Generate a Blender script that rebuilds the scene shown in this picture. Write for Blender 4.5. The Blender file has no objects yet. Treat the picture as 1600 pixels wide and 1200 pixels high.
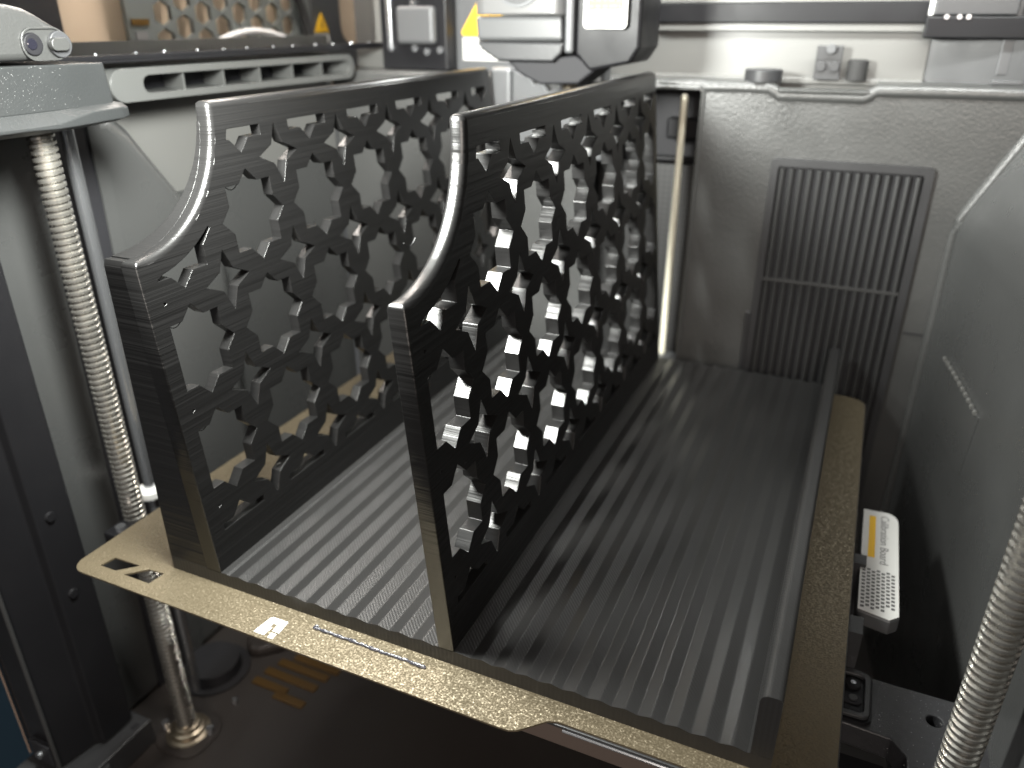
import bpy, bmesh, math, random
from mathutils import Vector, Matrix
from mathutils.geometry import delaunay_2d_cdt
random.seed(7)
MM = 0.001
S = bpy.context.scene
COL = S.collection

# ---------------------------------------------------------------- camera
cam = bpy.data.cameras.new('camera'); camo = bpy.data.objects.new('camera', cam); COL.objects.link(camo)
cam.sensor_width = 36; cam.lens = 36 * 1212.15 / 1600
camo.location = Vector((121.0, -212.0, 244.5)) * MM
camo.rotation_euler = (1.130, 0.0, 0.420)
cam.clip_start = 0.005; cam.clip_end = 20
cam.dof.use_dof = True; cam.dof.focus_distance = 0.312; cam.dof.aperture_fstop = 7.6
S.camera = camo
# ---------------------------------------------------------------- world, lamps, exposure
W = bpy.data.worlds.new('World'); S.world = W; W.use_nodes = True
bg = W.node_tree.nodes['Background']; bg.inputs[0].default_value = (0.95, 0.97, 1.0, 1); bg.inputs[1].default_value = 0.10
S.view_settings.view_transform = 'Standard'; S.view_settings.look = 'None'; S.view_settings.exposure = 0.0
def lamp(name, loc, target, sx, sy, power, color):
    l = bpy.data.lights.new(name, 'AREA'); l.shape = 'RECTANGLE'; l.size = sx * MM; l.size_y = sy * MM
    l.energy = power; l.color = color
    o = bpy.data.objects.new(name, l); COL.objects.link(o); o.location = Vector(loc) * MM
    d = Vector(target) - Vector(loc); o.rotation_euler = d.to_track_quat('-Z', 'Y').to_euler()
    return o
o = lamp('chamber_light_bar', (-100, -4, 280), (-90, 60, 0), 70, 60, 6.4, (0.985, 1.0, 0.95)); o.rotation_euler = (0.88, 0.10, 0)
lamp('room_lamp', (330, -900, 460), (0, 100, 40), 600, 400, 10.0, (1.0, 0.88, 0.78))
lamp('rear_wall_fill', (105, 318, 300), (105, 362, 255), 210, 10, 0.8, (0.985, 1.0, 0.96))  # added fill, not a fixture; tilted to brighten the rear wall, not the base
lamp('rear_light_bar', (-85, 340, 296), (-80, 250, 0), 150, 12, 0.75, (0.985, 1.0, 0.96))
lamp('board_fill', (-305, 290, 470), (-372, 300, 235), 40, 300, 3.0, (1.0, 0.92, 0.84))  # added unseen fill that brightens the tan board beyond the window

# ---------------------------------------------------------------- materials
def mat(name, col, rough=0.5, metal=0.0, grain=0.0, gscale=900.0, gdist=0.0004, spec=0.5, vary=0.0, vscale=40.0, emit=None):
    m = bpy.data.materials.new(name); m.use_nodes = True; nt = m.node_tree; b = nt.nodes['Principled BSDF']
    b.inputs['Base Color'].default_value = (*col, 1); b.inputs['Roughness'].default_value = rough; b.inputs['Metallic'].default_value = metal
    b.inputs['Specular IOR Level'].default_value = spec
    tc = nt.nodes.new('ShaderNodeTexCoord')
    if grain:
        n = nt.nodes.new('ShaderNodeTexNoise'); n.inputs['Scale'].default_value = gscale; n.inputs['Detail'].default_value = 3
        nt.links.new(tc.outputs['Object'], n.inputs['Vector'])
        bp = nt.nodes.new('ShaderNodeBump'); bp.inputs['Strength'].default_value = grain; bp.inputs['Distance'].default_value = gdist
        nt.links.new(n.outputs['Fac'], bp.inputs['Height']); nt.links.new(bp.outputs[0], b.inputs['Normal'])
    if vary:
        n2 = nt.nodes.new('ShaderNodeTexNoise'); n2.inputs['Scale'].default_value = vscale; n2.inputs['Detail'].default_value = 5
        nt.links.new(tc.outputs['Object'], n2.inputs['Vector'])
        r = nt.nodes.new('ShaderNodeMapRange'); r.inputs[1].default_value = 0.3; r.inputs[2].default_value = 0.7
        r.inputs[3].default_value = max(0.02, rough - vary); r.inputs[4].default_value = min(1, rough + vary)
        nt.links.new(n2.outputs['Fac'], r.inputs[0]); nt.links.new(r.outputs[0], b.inputs['Roughness'])
    return m

def print_mat(name, hatch=False):
    """Black printed plastic: fine layer lines stacked in z; on the base top, diagonal infill lines."""
    m = bpy.data.materials.new(name); m.use_nodes = True; nt = m.node_tree; b = nt.nodes['Principled BSDF']
    b.inputs['Base Color'].default_value = (0.006, 0.0059, 0.0059, 1)
    b.inputs['Roughness'].default_value = 0.34; b.inputs['Specular IOR Level'].default_value = 0.60
    tc = nt.nodes.new('ShaderNodeTexCoord')
    mp = nt.nodes.new('ShaderNodeMapping'); nt.links.new(tc.outputs['Object'], mp.inputs[0])
    n = nt.nodes.new('ShaderNodeTexNoise'); n.inputs['Detail'].default_value = 3
    nt.links.new(mp.outputs[0], n.inputs['Vector'])
    bp = nt.nodes.new('ShaderNodeBump')
    if hatch:
        mp.inputs['Scale'].default_value = (30, 30, 900); n.inputs['Scale'].default_value = 1.0
        w = nt.nodes.new('ShaderNodeTexWave'); w.wave_type = 'BANDS'; w.bands_direction = 'DIAGONAL'
        m2 = nt.nodes.new('ShaderNodeMapping'); m2.inputs['Scale'].default_value = (1, 1, 0); nt.links.new(tc.outputs['Object'], m2.inputs[0])
        nt.links.new(m2.outputs[0], w.inputs['Vector']); w.inputs['Scale'].default_value = 330; w.inputs['Distortion'].default_value = 0.15
        mx = nt.nodes.new('ShaderNodeMath'); mx.operation = 'MULTIPLY_ADD'; mx.inputs[1].default_value = 0.5
        nt.links.new(n.outputs['Fac'], mx.inputs[0]); nt.links.new(w.outputs['Fac'], mx.inputs[2])
        nt.links.new(mx.outputs[0], bp.inputs['Height']); bp.inputs['Strength'].default_value = 0.14; bp.inputs['Distance'].default_value = 0.00010
        b.inputs['Specular IOR Level'].default_value = 0.5; b.inputs['Base Color'].default_value = (0.013, 0.0128, 0.0127, 1)
        rib = name.endswith('rib'); b.inputs['Roughness'].default_value = 0.30 if rib else 0.40; bp.inputs['Strength'].default_value = 0.08 if rib else 0.40
    else:
        # layer lines: the normal rocks up and down from layer to layer, coarse streaks over fine lines
        L = nt.links.new
        be = nt.nodes.new('ShaderNodeBevel'); be.samples = 4; be.inputs['Radius'].default_value = 0.0004
        mp.inputs['Scale'].default_value = (7, 7, 620); n.inputs['Scale'].default_value = 1.0; n.inputs['Detail'].default_value = 2
        mp2 = nt.nodes.new('ShaderNodeMapping'); mp2.inputs['Scale'].default_value = (14, 14, 5200); L(tc.outputs['Object'], mp2.inputs[0])
        n2 = nt.nodes.new('ShaderNodeTexNoise'); n2.inputs['Scale'].default_value = 1.0; n2.inputs['Detail'].default_value = 0; L(mp2.outputs[0], n2.inputs['Vector'])
        def mad(a, k, c):
            q = nt.nodes.new('ShaderNodeMath'); q.operation = 'MULTIPLY_ADD'; L(a, q.inputs[0]); q.inputs[1].default_value = k
            if isinstance(c, (int, float)): q.inputs[2].default_value = c
            else: L(c, q.inputs[2])
            return q.outputs[0]
        f = mad(n2.outputs['Fac'], 0.52, -0.26)
        sx = nt.nodes.new('ShaderNodeSeparateXYZ'); L(tc.outputs['Object'], sx.inputs[0])
        mr = nt.nodes.new('ShaderNodeMapRange'); L(sx.outputs['Y'], mr.inputs[0])
        for q, vv in zip((1, 2, 3, 4), (-0.169, -0.095, 0.55, 0.10)): mr.inputs[q].default_value = vv
        c0 = mad(n.outputs['Fac'], 1.0, -0.5)
        cm = nt.nodes.new('ShaderNodeMath'); cm.operation = 'MULTIPLY_ADD'; L(c0, cm.inputs[0]); L(mr.outputs[0], cm.inputs[1]); L(f, cm.inputs[2]); f = cm.outputs[0]
        cx = nt.nodes.new('ShaderNodeCombineXYZ'); L(f, cx.inputs['Z'])
        va = nt.nodes.new('ShaderNodeVectorMath'); va.operation = 'ADD'; L(be.outputs[0], va.inputs[0]); L(cx.outputs[0], va.inputs[1])
        vn = nt.nodes.new('ShaderNodeVectorMath'); vn.operation = 'NORMALIZE'; L(va.outputs[0], vn.inputs[0])
        L(vn.outputs[0], b.inputs['Normal']); nt.nodes.remove(bp)
        b.inputs['Roughness'].default_value = 0.30; b.inputs['Specular IOR Level'].default_value = 0.40
        return m
    nt.links.new(bp.outputs[0], b.inputs['Normal'])
    return m

def gold_mat():
    m = bpy.data.materials.new('gold_textured_sheet'); m.use_nodes = True; nt = m.node_tree; b = nt.nodes['Principled BSDF']; L = nt.links.new
    b.inputs['Base Color'].default_value = (0.122, 0.100, 0.064, 1); b.inputs['Metallic'].default_value = 0.45; b.inputs['Roughness'].default_value = 0.42
    tc = nt.nodes.new('ShaderNodeTexCoord'); g = nt.nodes.new('ShaderNodeNewGeometry')
    n = nt.nodes.new('ShaderNodeTexNoise'); n.inputs['Scale'].default_value = 1250; n.inputs['Detail'].default_value = 2; L(tc.outputs['Object'], n.inputs['Vector'])
    s1 = nt.nodes.new('ShaderNodeVectorMath'); s1.operation = 'SUBTRACT'; L(n.outputs['Color'], s1.inputs[0]); s1.inputs[1].default_value = (.5, .5, .5)
    s2 = nt.nodes.new('ShaderNodeVectorMath'); s2.operation = 'MULTIPLY'; L(s1.outputs[0], s2.inputs[0]); s2.inputs[1].default_value = (1.25, 1.25, 0)
    s3 = nt.nodes.new('ShaderNodeVectorMath'); s3.operation = 'ADD'; L(s2.outputs[0], s3.inputs[0]); L(g.outputs['Normal'], s3.inputs[1])
    s4 = nt.nodes.new('ShaderNodeVectorMath'); s4.operation = 'NORMALIZE'; L(s3.outputs[0], s4.inputs[0]); L(s4.outputs[0], b.inputs['Normal'])
    return m

def perforated_mat():
    m = bpy.data.materials.new('perforated_filter'); m.use_nodes = True; nt = m.node_tree; b = nt.nodes['Principled BSDF']
    tc = nt.nodes.new('ShaderNodeTexCoord'); v = nt.nodes.new('ShaderNodeTexVoronoi'); v.inputs['Scale'].default_value = 240; v.inputs['Randomness'].default_value = 0.0
    nt.links.new(tc.outputs['Object'], v.inputs['Vector'])
    r = nt.nodes.new('ShaderNodeValToRGB'); r.color_ramp.elements[0].position = .42; r.color_ramp.elements[1].position = .55
    r.color_ramp.elements[0].color = (.01, .01, .01, 1); r.color_ramp.elements[1].color = (.03, .03, .03, 1)
    nt.links.new(v.outputs['Distance'], r.inputs[0]); nt.links.new(r.outputs[0], b.inputs['Base Color']); return m

M = dict(
    pla=print_mat('black_printed_plastic'), base=print_mat('black_printed_base', True), rib=print_mat('black_printed_rib', True), gold=gold_mat(), perf=perforated_mat(),
    grey=mat('grey_moulded_plastic', (0.036, 0.037, 0.036), 0.34, grain=0.22, gscale=700, spec=0.5, vary=0.06),
    rear=mat('grained_grey_plastic', (0.054, 0.055, 0.054), 0.35, grain=0.55, gscale=620, gdist=0.0005, spec=0.55, vary=0.10, vscale=25),
    rightp=mat('right_grey_plastic', (0.045, 0.046, 0.0455), 0.30, grain=0.15, gscale=700, vary=0.05), duct=mat('lit_grey_plastic', (0.070, 0.072, 0.070), 0.32, grain=0.15, gscale=700, vary=0.05), leftp=mat('left_grey_plastic', (0.044, 0.045, 0.0445), 0.30, grain=0.2, gscale=700, vary=0.05),  # duct: same grey plastic, colour raised for the light falling on it
    slate=mat('slate_grey_plastic', (0.045, 0.047, 0.048), 0.40, grain=0.3, gscale=900, vary=0.08),
    dark=mat('dark_grey_plastic', (0.022, 0.0225, 0.024), 0.45, grain=0.2, gscale=800, vary=0.06),
    slat=mat('vent_slat_plastic', (0.032, 0.0325, 0.0325), 0.42, grain=0.15),
    black=mat('black_anodised', (0.008, 0.008, 0.009), 0.42, spec=0.16, grain=0.12, gscale=1500, vary=0.08),
    void=mat('black_interior', (0.004, 0.004, 0.006), 0.7),
    dusty=mat('dusty_black_casting', (0.022, 0.022, 0.024), 0.42, grain=0.6, gscale=1600, gdist=0.0003, vary=0.12, vscale=300),
    floor=mat('brown_black_floor', (0.026, 0.022, 0.020), 0.42, grain=0.15, vary=0.06),
    bed=mat('brown_aluminium_bed', (0.11, 0.085, 0.072), 0.40, 0.3, grain=0.1, vary=0.05),
    steel=mat('lead_screw_steel', (0.46, 0.445, 0.41), 0.26, 0.92, vary=0.06, vscale=120),
    warmsteel=mat('greased_steel', (0.80, 0.78, 0.66), 0.38, 0.35),
    chrome=mat('polished_rod', (0.46, 0.47, 0.49), 0.2, 0.92),
    brass=mat('dull_bearing_metal', (0.30, 0.26, 0.20), 0.30, 0.9),
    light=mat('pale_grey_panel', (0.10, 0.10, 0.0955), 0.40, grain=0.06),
    white=mat('white_plastic', (0.60, 0.60, 0.58), 0.45),
    dustm=mat('grey_dust', (0.22, 0.22, 0.22), 0.8), label=mat('white_label', (0.44, 0.44, 0.427), 0.5),
    mid=mat('mid_grey_box', (0.072, 0.074, 0.077), 0.42, 0.2),
    yellow=mat('yellow_ink', (0.62, 0.36, 0.012), 0.5), orange=mat('orange_ink', (0.88, 0.45, 0.06), 0.5), ink=mat('dark_ink', (0.06, 0.06, 0.06), 0.6),
    greyink=mat('grey_ink', (0.14, 0.14, 0.14), 0.6),
    amber=mat('amber_strip', (0.085, 0.046, 0.008), 0.35, 0.2),
    tan=mat('tan_board', (0.52, 0.41, 0.30), 0.7, grain=0.1), hexg=mat('grey_green_lattice', (0.10, 0.11, 0.105), 0.5),
    blue=mat('blue_cloth', (0.010, 0.035, 0.06), 0.8, grain=0.4, gscale=500), casting=mat('black_bracket_plastic', (0.014, 0.015, 0.0153), 0.42, spec=0.28, grain=0.3, gscale=900, vary=0.08), pod=mat('camera_pod_plastic', (0.021, 0.0215, 0.021), 0.40, grain=0.3, gscale=900),
    shell=mat('pale_shell', (0.078, 0.078, 0.078), 0.4), shell2=mat('grey_shell', (0.058, 0.0595, 0.061), 0.4), tape=mat('pale_tube', (0.62, 0.62, 0.62), 0.35),
    lens=mat('lens_glass', (0.006, 0.006, 0.009), 0.06, spec=0.8), purge=mat('purged_filament', (0.035, 0.035, 0.045), 0.25, grain=0.9, gscale=1200, spec=0.8),
    rubber=mat('black_rubber', (0.015, 0.015, 0.015), 0.75), tanedge=mat('tan_edge', (0.30, 0.22, 0.17), 0.6),
)

# ---------------------------------------------------------------- mesh helpers (all numbers in millimetres, world coordinates)
def box(bm, x0, x1, y0, y1, z0, z1):
    v = [bm.verts.new(c) for c in ((x0,y0,z0),(x1,y0,z0),(x1,y1,z0),(x0,y1,z0),(x0,y0,z1),(x1,y0,z1),(x1,y1,z1),(x0,y1,z1))]
    for f in ((3,2,1,0),(4,5,6,7),(0,1,5,4),(1,2,6,5),(2,3,7,6),(3,0,4,7)): bm.faces.new([v[i] for i in f])
def prism(bm, pts, axis, a0, a1):
    """closed polygon pts (u,v) extruded along axis: x->(a,u,v)  y->(u,a,v)  z->(u,v,a)"""
    def P(u, v, a): return {'x': (a, u, v), 'y': (u, a, v), 'z': (u, v, a)}[axis]
    A = [bm.verts.new(P(u, v, a0)) for u, v in pts]; B = [bm.verts.new(P(u, v, a1)) for u, v in pts]
    n = len(pts); bm.faces.new(A[::-1]); bm.faces.new(B)
    for i in range(n): bm.faces.new((A[i], A[(i+1) % n], B[(i+1) % n], B[i]))
def hull8(bm, a, b):
    """quad a (4 pts) to quad b (4 pts)"""
    A = [bm.verts.new(p) for p in a]; B = [bm.verts.new(p) for p in b]
    bm.faces.new(A[::-1]); bm.faces.new(B)
    for i in range(4): bm.faces.new((A[i], A[(i+1) % 4], B[(i+1) % 4], B[i]))
def cyl(bm, p0, p1, r0, r1=None, n=24, caps=True):
    r1 = r0 if r1 is None else r1
    p0 = Vector(p0); p1 = Vector(p1); d = (p1 - p0).normalized()
    u = d.orthogonal().normalized(); w = d.cross(u)
    A = [bm.verts.new(p0 + (u*math.cos(t) + w*math.sin(t))*r0) for t in [2*math.pi*i/n for i in range(n)]]
    B = [bm.verts.new(p1 + (u*math.cos(t) + w*math.sin(t))*r1) for t in [2*math.pi*i/n for i in range(n)]]
    for i in range(n): bm.faces.new((A[i], A[(i+1) % n], B[(i+1) % n], B[i]))
    if caps: bm.faces.new(A[::-1]); bm.faces.new(B)
def tube(bm, pts, r, n=10):
    pts = [Vector(p) for p in pts]; rings = []
    for i, p in enumerate(pts):
        d = (pts[min(i+1, len(pts)-1)] - pts[max(i-1, 0)]).normalized()
        u = d.cross(Vector((0.13, 0.21, 0.97))).normalized(); w = d.cross(u); rr = r[i] if isinstance(r, (list, tuple)) else r
        rings.append([bm.verts.new(p + (u*math.cos(2*math.pi*k/n) + w*math.sin(2*math.pi*k/n))*rr) for k in range(n)])
    for a, b in zip(rings, rings[1:]):
        for k in range(n): bm.faces.new((a[k], a[(k+1) % n], b[(k+1) % n], b[k]))
    bm.faces.new(rings[0][::-1]); bm.faces.new(rings[-1])
def lathe(bm, c, prof, n=32):
    """profile [(r, z)] turned about the vertical through c"""
    R = [[bm.verts.new((c[0]+r*math.cos(2*math.pi*k/n), c[1]+r*math.sin(2*math.pi*k/n), z)) for k in range(n)] for r, z in prof]
    for a, b in zip(R, R[1:]):
        for k in range(n): bm.faces.new((a[k], a[(k+1) % n], b[(k+1) % n], b[k]))
    bm.faces.new(R[0][::-1]); bm.faces.new(R[-1])
def rrect(x0, x1, y0, y1, r, n=6):
    out = []
    for cx, cy, a in ((x1-r, y1-r, 0), (x0+r, y1-r, 90), (x0+r, y0+r, 180), (x1-r, y0+r, 270)):
        for i in range(n+1):
            t = math.radians(a + 90*i/n); out.append((cx + r*math.cos(t), cy + r*math.sin(t)))
    return out
def plate_holes(bm, outer, holes, axis, a0, a1):
    """polygon with holes, extruded along axis"""
    def P(p, a): u, v = p; return {'x': (a, u, v), 'y': (u, a, v), 'z': (u, v, a)}[axis]
    vs = []; es = []
    for loop in [outer] + holes:
        k = len(vs); vs += [Vector(p) for p in loop]; es += [(k+i, k+(i+1) % len(loop)) for i in range(len(loop))]
    V, Ed, F, *_ = delaunay_2d_cdt(vs, es, [], 0, 1e-5)
    keep = [f for f in F if inside(cent(V, f), outer) and not any(inside(cent(V, f), h) for h in holes)]
    skin2d(bm, V, keep, lambda p, s: P(p, a0 if s else a1))
def cent(V, f): return sum((V[i] for i in f), Vector((0, 0))) / len(f)
def inside(p, poly):
    x, y = p; c = False; n = len(poly); j = n-1
    for i in range(n):
        xi, yi = poly[i]; xj, yj = poly[j]
        if (yi > y) != (yj > y) and x < (xj-xi)*(y-yi)/(yj-yi)+xi: c = not c
        j = i
    return c
def skin2d(bm, V, F, fn, skip_edge=None):
    A = {}; B = {}
    for f in F:
        for i in f:
            if i not in A: A[i] = bm.verts.new(fn(V[i], 0)); B[i] = bm.verts.new(fn(V[i], 1))
    cnt = {}
    for f in F:
        bm.faces.new([A[i] for i in f]); bm.faces.new([B[i] for i in reversed(f)])
        for k in range(len(f)):
            e = (f[k], f[(k+1) % len(f)]); cnt[e] = 1
    for (i, j) in cnt:
        if (j, i) not in cnt and not (skip_edge and skip_edge(V[i], V[j])): bm.faces.new((A[j], A[i], B[i], B[j]))
    return A, B

class NS: pass
BASES = {}
def thing(name, label, cat, loc, group=None):
    o = bpy.data.objects.new(name, None); COL.objects.link(o); o.location = Vector(loc)*MM; o.empty_display_size = 0.02
    o['label'] = label; o['category'] = cat
    if group: o['group'] = group
    BASES[o.name] = Vector(loc); return o
def obj(name, bm, m, parent=None, bevel=0, seg=2, smooth=False, origin=None, label=None, ang=40):
    b = Vector((0, 0, 0))
    if parent is not None: b = BASES[parent.name]
    elif origin is not None: b = Vector(origin)
    bmesh.ops.recalc_face_normals(bm, faces=bm.faces)
    for v in bm.verts: v.co = (v.co - b) * MM
    me = bpy.data.meshes.new(name); bm.to_mesh(me); bm.free(); me.materials.append(m)
    o = bpy.data.objects.new(name, me); COL.objects.link(o)
    if parent is not None: o.parent = parent; BASES[o.name] = b
    else: o.location = b*MM; BASES[o.name] = b
    if bevel:
        md = o.modifiers.new('bevel', 'BEVEL'); md.width = bevel*MM; md.segments = seg; md.limit_method = 'ANGLE'; md.angle_limit = math.radians(ang); md.harden_normals = False
    if smooth: me.shade_smooth() if not bevel else me.shade_smooth()
    if smooth:
        try:
            me.set_sharp_from_angle(angle=math.radians(38))
        except Exception: pass
    if label: o['label'] = label
    return o
def tag(o, label, cat, group=None):
    o['label'] = label; o['category'] = cat
    if group: o['group'] = group
    return o
def struct(o): o['kind'] = 'structure'; return o
def BM(): return bmesh.new()
def quick(fn, *a, **k):
    b = BM(); fn(b, *a, **k); return b
def dup(o, parent, delta=(0, 0, 0), name=None):
    c = o.copy(); COL.objects.link(c); c.parent = parent; c.location = o.location + Vector(delta)*MM; return c
def text_mesh(txt, size, depth=0.15):
    cu = bpy.data.curves.new('text', 'FONT'); cu.body = txt; cu.size = size; cu.extrude = depth; cu.align_x = 'LEFT'
    o = bpy.data.objects.new('text', cu); COL.objects.link(o)
    dg = bpy.context.evaluated_depsgraph_get(); me = bpy.data.meshes.new_from_object(o.evaluated_get(dg))
    bpy.data.objects.remove(o); bm = BM(); bm.from_mesh(me); bpy.data.meshes.remove(me); return bm
def place(bm, mat4):
    bmesh.ops.transform(bm, matrix=mat4, verts=bm.verts); return bm

# ================================================================ SETTING: the chamber
YB = 362.0
# floor
b = BM(); box(b, -300, 260, -70, 430, -206, -200)
struct(obj('floor', b, M['floor']))
# rear wall: panel with the recessed opening on its left
b = BM()
out = [(-300, -200), (232, -200), (232, 205), (118, 205), (113, 199.5), (60, 199.5), (56, 205), (-300, 205)]
plate_holes(b, out, [rrect(-70, 9.5, -14, 201, 3)], 'y', YB, YB+4)
rear = struct(obj('rear_wall', b, M['rear'], bevel=1.5, seg=3))
b = BM(); box(b, -300, 56, YB+4.2, 400, 201.5, 206); box(b, 118, 232, YB+4.2, 400, 201.5, 206.4); box(b, 56, 118, YB+4.2, 400, 196, 199.2)
obj('top_ledge', b, M['rear'], rear, bevel=0.8)
b = BM(); prism(b, rrect(56.5, 117.5, 360.2, 372, 4), 'z', 199.6, 202.4); obj('tray_rim', b, M['grey'], rear, bevel=1.2, seg=3)
b = BM(); box(b, -80, 20, 404, 408, -30, 220); box(b, -80, -76, YB+4, 404, -30, 220); box(b, 14, 18, YB+4, 404, -30, 196); box(b, -76, 14, YB+4.5, 404, -34, -30.2)
obj('recess', b, M['void'], rear)
b = BM(); box(b, -74, 13.5, 396, 400, -20, 143); obj('filter', b, M['perf'], rear)
b = BM(); box(b, -36, 4, 386, 395.5, 146, 150); box(b, -20, 6, 384, 396, 163, 178); obj('motor_block', b, M['black'], rear, bevel=2)
b = BM(); tube(b, [(9.5, YB-1, -14), (9.5, YB-1, 198), (7, YB-1, 201), (-70, YB-1, 201)], 1.6, 8); obj('opening_rim', b, M['rear'], rear, smooth=True)
b = BM(); box(b, 164, 178, YB-0.6, YB+1, 44.6, 46.0); obj('seam', b, M['dark'], rear)
b = BM(); tube(b, [(9, 364.5, 201.5), (30, 364.5, 202), (52, 364.5, 202), (56, 364.5, 200), (59, 364.5, 197.6), (112, 364.5, 197.6), (115.5, 364.5, 199.5), (119, 364.5, 202.2), (150, 364.5, 202.4), (230, 364.5, 202.6)], 4.3, 14); obj('top_bead', b, M['rear'], rear, smooth=True)
# upper rear panel behind the ledge
b = BM(); box(b, -300, 145, 400.5, 404, 200, 268)
up = struct(obj('upper_rear_wall', b, M['light'], bevel=0.6))
b = BM(); hull8(b, [(145.3, 400.5, 200), (260, 372, 200), (260, 376, 200), (145.3, 404.5, 200)], [(145.3, 400.5, 275), (260, 372, 275), (260, 376, 275), (145.3, 404.5, 275)])
obj('side_panel', b, M['dark'], up)
b = BM(); box(b, -36, 145, 396, 400.3, 203, 207.5); obj('lower_trim', b, M['light'], up, bevel=1)

# side walls: swept profile, thicker below, stepping out above a sloping ridge
def loft(bm, sections):
    R = [[bm.verts.new(p) for p in s] for s in sections]
    for a, c in zip(R, R[1:]):
        for k in range(len(a)-1): bm.faces.new((a[k], a[k+1], c[k+1], c[k]))
    return R
# right wall
def rprof(y, d):
    s = max(0.0, (YB - y)) * 0.088 + 9.0*math.sin(math.pi*min(1, max(0, (YB-y)/330.0)))**1.0 + d
    return [(180+s, y, -205), (180+s, y, 60), (180+s, y, 118), (181.5+s, y, 126), (185+s, y, 135), (203+s, y, 172), (210+s, y, 186), (216+s, y, 194), (222+s, y, 198), (262+s, y, 201), (262+s, y, 290)]
b = BM(); loft(b, [rprof(y, dd) for y, dd in [(-330, 0), (-100, 0)] + [(y, 0) for y in range(0, 331, 22)] + [(344, 0), (354, 0), (359, 0.8), (363, 3.5)]])
rw = struct(obj('right_wall', b, M['rightp'], smooth=True))
sd = rw.modifiers.new('round', 'BEVEL'); sd.width = 3*MM; sd.segments = 3; sd.limit_method = 'ANGLE'; sd.angle_limit = math.radians(20)
b = BM(); pts = [(180.5, YB-1.0, -200)] + [(p[0]+1.0, YB-1.0, p[2]) for p in rprof(YB, 0)[1:8]]; tube(b, pts, 3.6, 14); obj('edge_bead', b, M['rear'], rw, smooth=True)
# embossed rhombic mark with a row of ridge ends on its upper edge
def onR(y, z, out=0.0): return (180 + (YB-y)*0.088 + 9.0*math.sin(math.pi*(YB-y)/330.0) - out, y, z)
q = [(314, 49), (229, 49.5), (235, 10), (316, 8)]
def RW(y, z, o): return onR(y, z, o)
b = BM(); hull8(b, [RW(y, z, 0.9) for y, z in q], [RW(y, z, -1) for y, z in q]); obj('embossed_mark', b, M['rightp'], rw, bevel=0.3)
b = BM()
for i in range(11):
    y = 312 - i*7.6; cyl(b, RW(y, 49.6, 1.3), RW(y-2.6, 49.6, 1.5), 1.3, n=8)
obj('ridge_row', b, M['light'], rw)
# left wall: lower bulge, recessed upper part
def lx(z): return -276 - (150 - z) * 0.030 if z < 150 else -276
prof = [(24, -203), (24, 199), (118, 199), (132, 186), (146, 166), (162, 144), (176, 126), (186, 112), (192, 98), (194, 80), (194, -203)]
b = BM()
A = [b.verts.new((lx(z), y, z)) for y, z in prof]; B = [b.verts.new((lx(z)-42, y, z)) for y, z in prof]
b.faces.new(A); b.faces.new(B[::-1])
for i in range(len(prof)): j = (i+1) % len(prof); b.faces.new((A[i], A[j], B[j], B[i]))
lw = struct(obj('left_wall', b, M['leftp'], bevel=11, seg=6, smooth=True, ang=30))
b = BM(); box(b, -306, -302, 100, YB, -200, 138); obj('recess_panel', b, M['leftp'], lw)
b = BM(); box(b, -306, -301.6, 100, YB, 138.3, 232); obj('lit_upper_panel', b, M['light'], lw)  # paler material paints the band of light on the recessed wall
def wall_strip(name, y0, y1, proud, m):
    b = BM(); q = [(-199.5, proud), (150, proud), (197, proud)]
    R = [[b.verts.new((lx(z)-1.5, y0, z)), b.verts.new((lx(z)+p, y0, z)), b.verts.new((lx(z)+p, y1, z)), b.verts.new((lx(z)-1.5, y1, z))] for z, p in q]
    for a, c in zip(R, R[1:]):
        for k in range(4): b.faces.new((a[k], a[(k+1) % 4], c[(k+1) % 4], c[k]))
    b.faces.new(R[0][::-1]); b.faces.new(R[-1]); obj(name, b, m, lw)
wall_strip('channel_shade', 66, 100, 0.5, M['void'])  # raised black strip paints the recess dark and bracket shadow behind the rod
wall_strip('corner_strip', 100.4, 108.6, 1.4, M['leftp'])

# ================================================================ left duct, rail, side window, things beyond the window
t = thing('air_duct', 'long grey air duct with a rounded slot along the left wall', 'air duct', (-290, 240, 205))
b = BM(); plate_holes(b, rrect(118, 354, 200.6, 218.6, 9), [rrect(141, 347, 204.6, 214.4, 4.7)], 'x', -301, -271)
obj('hood', b, M['duct'], t, bevel=2.2, seg=4, smooth=True)
b = BM(); box(b, -300.5, -298.5, 138, 350, 202, 216.5); obj('duct_back', b, M['void'], t)
for i, y in enumerate((172.5, 207, 242, 277, 312)):
    b = BM(); hull8(b, [(-298, y+9, 204.2), (-272.6, y, 204.2), (-272.6, y+1.5, 204.2), (-298, y+10.5, 204.2)], [(-298, y+9, 214.8), (-272.6, y, 214.8), (-272.6, y+1.5, 214.8), (-298, y+10.5, 214.8)]); obj('fin', b, M['duct'], t)
t = thing('side_rail', 'black glossy rail with tiny screws above the air duct', 'rail', (-280, 250, 223))
b = BM(); box(b, -300, -270, -60, 398, 221.8, 223.2); box(b, -276, -270.4, -60, 398, 223.2, 226.0); obj('rail_bar', b, M['black'], t, bevel=0.5)
for i in range(13):
    y = 92 + i*24 + random.uniform(-3, 3); b = BM(); cyl(b, (-272.8, y, 225.9), (-272.8, y, 227.2), 1.1, 0.8, n=12); obj('screw', b, M['chrome'], t)
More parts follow.
